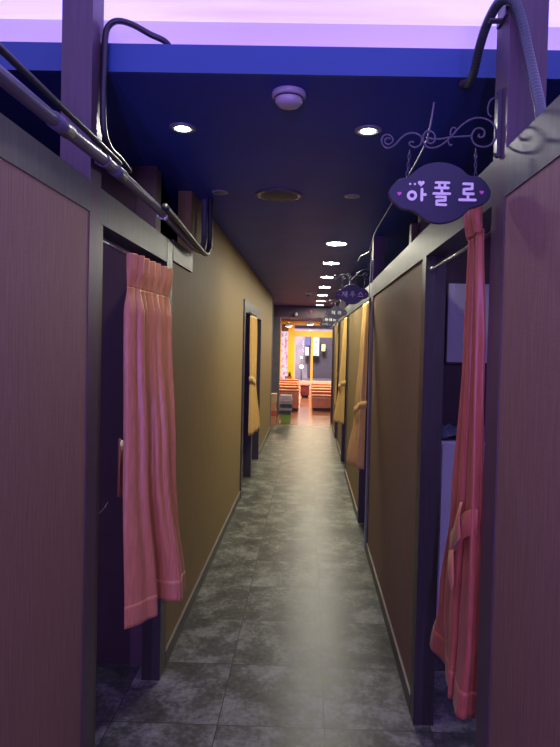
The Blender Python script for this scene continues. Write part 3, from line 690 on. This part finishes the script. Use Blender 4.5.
# lamps of the hall
def pendant(x, y, z, label, r=.09):
    t = thing('spot_lamp', label, 'lamp', (x, y, z), 'hanging lamps in the dining hall')
    MB().tube([(x, y, z+.10), (x, y, ZC)], .006, 8).build('stem', 'blackp', t, smooth=True)
    MB().lathe([(.02, .11), (r*.8, .09), (r, .02), (r, 0), (r*.9, 0)], (x, y, z)).build('shade', 'plastic', t, smooth=True, solid=.002)
    MB().lathe([(r*.86, .010), (r*.6, -.006), (0, -.012)], (x, y, z)).build('bulb', 'lamp_warm', t, smooth=True)
pendant(-.62, 17.0, 2.13, 'lit hanging lamp at the upper left corner of the yellow window frame', .11)
pendant(.03, 17.0, 2.20, 'lit hanging lamp over the middle of the yellow window frame', .10)
pendant(1.5, 15.2, 2.20, 'lit hanging lamp hidden to the right over the rust benches', .11)
pendant(-1.9, 15.0, 2.20, 'lit hanging lamp far left over the rust benches', .11)
t = thing('globe_lamp', 'small white globe lamp on the face of the plum beam', 'lamp', (-.30, 12.44, 2.24))
MB().lathe([(0, .04), (.03, .028), (.042, 0), (.03, -.028), (0, -.04)], (-.30, 12.44, 2.26)).build('globe', 'plastic', t, smooth=True)
MB().tube([(-.30, 12.44, 2.26), (-.30, 12.504, 2.26)], .012, 10).build('arm', 'blackp', t, smooth=True)
t = thing('alarm_bell', 'small pinkish round bell on the plum beam', 'bell', (.02, 12.46, 2.29))
MB().tube([(.02, 12.455, 2.33), (.02, 12.504, 2.33)], [.03, .036], 16).build('dome', 'heart', t, smooth=True)
MB().tube([(.02, 12.445, 2.33), (.02, 12.455, 2.33)], .010, 12).build('boss', 'steel', t, smooth=True)

# shop front
w1 = bpy.data.objects.new('window_1', None); COL.objects.link(w1); w1.location = (0, END, 0); struct(w1)
fr = MB()
fr.box(-1.075, -.985, END, END+.10, 0, 2.30); fr.box(-.745, -.535, END, END+.10, 0, 2.30)
fr.box(-.535, 4.0, END, END+.10, 1.88, 2.085); fr.box(-1.075, 4.0, END, END+.10, 2.30, ZC)
fr.build('frame', 'yellow', w1, bevel=.006)
fr = MB(); fr.box(.075, .15, END+.005, END+.095, .30, 1.88); fr.box(1.55, 1.63, END+.005, END+.095, .30, 1.88); fr.build('mullion', 'yellow', w1, bevel=.004)
MB().box(-.535, -.475, END+.005, END+.095, .30, 1.88).build('mullion', 'sill', w1, bevel=.004)
MB().box(-.535, 4.0, END-.05, END+.10, 0, .30).build('sill', 'sill', w1, bevel=.006)
MB().box(-.47, 4.0, END+.04, END+.052, .30, 1.88).build('pane', 'glass', w1)
MB().box(-.535, 4.0, END+.04, END+.052, 2.085, 2.30).build('transom_pane', 'glass', w1)
wall('wall_end', [(-4, -1.075, END, END+.10, 0, ZC)], 'column')
nn = thing('neon_sign', 'tall narrow neon panel glowing pink and white beside the yellow frame', 'sign', (-.86, END+.03, .26))
MB().box(-.985, -.745, END+.02, END+.09, .26, 2.05).build('face', 'neon', nn)
MB().box(-.985, -.745, END+.0, END+.10, 2.05, 2.30).build('top_box', 'maroon', nn)
MB().box(-.985, -.745, END+.0, END+.10, 0, .26).build('foot_box', 'sill', nn)
pt = thing('potted_plant', 'little dark potted plant before the neon panel', 'plant', (-.66, END-.2, .46))
# plant stand
ps = thing('plant_stand', 'slim dark stand beside the yellow frame', 'stand', (-.70, END-.2, 0))
MB().box(-.82, -.58, END-.32, END-.08, .42, .455).build('top', 'maroon', ps, bevel=.004)
for sx in (-.79, -.61):
    for sy in (-.29, -.11): MB().box(sx-.015, sx+.015, END+sy-.015, END+sy+.015, 0, .42).build('leg', 'maroon', ps)
MB().lathe([(.055, .075), (.05, .07), (.04, 0), (0, 0)], (-.66, END-.2, .46)).build('pot', 'blackp', pt, smooth=True)
m = MB()
for i in range(26):
    a, b, l = random.random()*6.28, random.uniform(.3, 1.4), random.uniform(.08, .15)
    d = Vector((math.cos(a)*math.cos(b), math.sin(a)*math.cos(b), math.sin(b))); p = Vector((-.66, END-.2, .53)); s = d.cross(Vector((0, 0, 1))).normalized()*.018
    v = [m.bm.verts.new(q) for q in (p, p+d*l*.5+s, p+d*l, p+d*l*.5-s)]; m.bm.faces.new(v)
m.build('foliage', 'green', pt, solid=.001)

# the street beyond the glass
wall('floor.002', [(-9, 12, END+.1, 30, -.12, -.02)], 'asphalt')
bd = thing('building', 'pale lilac shop building across the street', 'building', (0, 27.2, -.02))
m = MB(); m.box(-8, 12, 27.0, 27.5, -.02, 6); m.build('wall', 'facade', bd)
MB().box(-.05, 1.10, 26.94, 26.999, -.02, 1.95).build('shutter', 'facade_dark', bd, bevel=.004)
MB().box(1.30, 2.4, 26.94, 26.999, -.02, 2.3).build('shop_window', 'facade_dark', bd, bevel=.004)
MB().box(-8, 12, 26.80, 26.999, 2.5, 2.7).build('canopy', 'facade_dark', bd)
def streetsign(name, x0, x1, z0, z1, y, mat, label):
    q = 26.6/y; x0, x1, z0, z1, y = x0*q, x1*q, 1.6+(z0-1.6)*q, 1.6+(z1-1.6)*q, 26.6
    t = thing(name, label, 'sign', ((x0+x1)/2, y, z0))
    MB().box(x0, x1, y, y+.12, z0, z1).build('face', mat, t, bevel=.005)
    MB().box(x0-.02, x1+.02, y+.121, y+.16, z0-.02, z1+.02).build('back_box', 'facade_dark', t)
    MB().box((x0+x1)/2-.03, (x0+x1)/2+.03, y+.161, 26.998 if x1 < -.06 else 26.939, (z0+z1)/2-.03, (z0+z1)/2+.03).build('wall_arm', 'facade_dark', t)
    return t
t = streetsign('street_sign', -.14, .0, 1.17, 1.50, 22.0, 'sign_lit', 'small lit white sign outside, left of the taller black-lettered one')
m = MB()
for zz in (1.16, 1.24, 1.32, 1.40): m.box(-.135, -.035, 26.596, 26.5995, zz, zz+.026)
m.build('lettering', 'sign_blue', t)
streetsign('street_sign', -.11, .045, 1.56, 2.05, 22.3, 'sign_blue', 'lit blue sign outside above the small white one')
t = streetsign('street_sign', .17, .40, 1.17, 1.88, 22.0, 'sign_lit', 'tall lit white street sign with big black lettering seen through the glass')
m = MB(); y = 26.596
for zc in (1.80, 1.52, 1.24):
    for a, b, c_, d in ((-.08, .08, .06, .078), (-.08, -.062, -.02, .06), (.062, .08, -.02, .06), (-.09, .09, -.035, -.018), (-.012, .012, -.09, -.035), (-.07, .07, -.10, -.085)):
        m.box(.345+a*1.2, .345+b*1.2, y, 26.5995, zc+c_*1.2, zc+d*1.2)
m.build('lettering', 'signblack', t)
t = thing('street_lantern', 'glowing amber lantern low outside the left window pane', 'lamp', (-.28, 22.5, -.02))
MB().lathe([(0, .07), (.05, .05), (.072, 0), (.05, -.05), (0, -.07)], (-.28, 22.5, .70)).build('globe', 'bulb', t, smooth=True)
MB().tube([(-.28, 22.5, -.02), (-.28, 22.5, .64)], .018, 10).build('pole', 'facade_dark', t, smooth=True)
t = thing('street_lantern', 'smaller amber lantern above the brighter one outside', 'lamp', (-.31, 24.0, -.02))
MB().lathe([(0, .04), (.03, .03), (.045, 0), (.03, -.03), (0, -.04)], (-.31, 24.0, 1.04)).build('globe', 'bulb', t, smooth=True)
MB().tube([(-.31, 24.0, -.02), (-.31, 24.0, 1.0)], .012, 10).build('pole', 'facade_dark', t, smooth=True)
t = streetsign('street_sign', .52, .66, 1.35, 1.62, 22.6, 'sign_orange', 'small amber lit sign outside, right of the tall white one')

# ------------------------------------------------------------------ light
def area(name, loc, rot, sx, sy, power, col, spread=PI):
    l = bpy.data.lights.new(name, 'AREA'); l.shape = 'RECTANGLE'; l.size, l.size_y = sx, sy; l.energy = power; l.color = col; l.spread = spread
    o = bpy.data.objects.new(name, l); COL.objects.link(o); o.location = loc; o.rotation_euler = rot
    return o
VIOLET = (.50, .20, 1.0)
area('cove_strip', (0, 1.845, ZC+.03), (PI, 0, 0), 5.0, .04, 5, VIOLET)
area('cove_strip', (0, -3.13, ZC+.03), (PI, 0, 0), 4.6, .04, 5, VIOLET)
area('cove_strip', (-2.53, -.6, ZC+.03), (PI, 0, 0), .04, 4.4, 5, VIOLET)
area('cove_strip', (2.53, -.6, ZC+.03), (PI, 0, 0), .04, 4.4, 5, VIOLET)
# unseen violet lights behind the camera, added to cast blue on ceiling, lip and sign
for x in (-.45, .27):
    area('violet_fill', (x, -3.14, 1.15), (PI/2, 0, 0), .05, 1.5, 66, (.36, .22, 1.0))
# dining hall ceiling panels and street light, out beyond the corridor
area('hall_panel', (-1.4, 14.6, ZC-.01), (0, 0, 0), 1.2, .3, 170, (1, .74, .50))
area('hall_panel', (1.6, 15.6, ZC-.01), (0, 0, 0), 1.2, .3, 170, (1, .74, .50))
area('hall_panel', (.2, 18.3, ZC-.01), (0, 0, 0), 1.2, .3, 170, (1, .76, .50))
area('street_light', (0, 23.5, 5.0), (0, 0, 0), 2, 2, 850, (1, .86, .90))

w = bpy.data.worlds.new('night'); S.world = w; w.use_nodes = True
w.node_tree.nodes['Background'].inputs['Color'].default_value = (.02, .022, .05, 1)
w.node_tree.nodes['Background'].inputs['Strength'].default_value = .5

# ------------------------------------------------------------------ camera
yaw, pitch, roll = .0146, .0218, .0236
fwd = Vector((-math.sin(yaw)*math.cos(pitch), math.cos(yaw)*math.cos(pitch), -math.sin(pitch)))
right = Vector((math.cos(yaw), math.sin(yaw), 0)); up = right.cross(fwd)
r = right*math.cos(roll)+up*math.sin(roll); u = up*math.cos(roll)-right*math.sin(roll)
cam = bpy.data.cameras.new('camera'); co = bpy.data.objects.new('camera', cam); COL.objects.link(co)
co.matrix_world = Matrix(((r.x, u.x, -fwd.x, 0), (r.y, u.y, -fwd.y, 0), (r.z, u.z, -fwd.z, 1.6), (0, 0, 0, 1)))
cam.sensor_width = 36; cam.lens = 36*560/747; cam.shift_x = -20.48/747; cam.shift_y = -17.0/747; cam.clip_start = .02; cam.clip_end = 100
S.camera = co
S.view_settings.view_transform = 'Standard'; S.view_settings.look = 'None'; S.view_settings.gamma = 1; S.view_settings.use_curve_mapping = False
S.view_settings.exposure = 0.
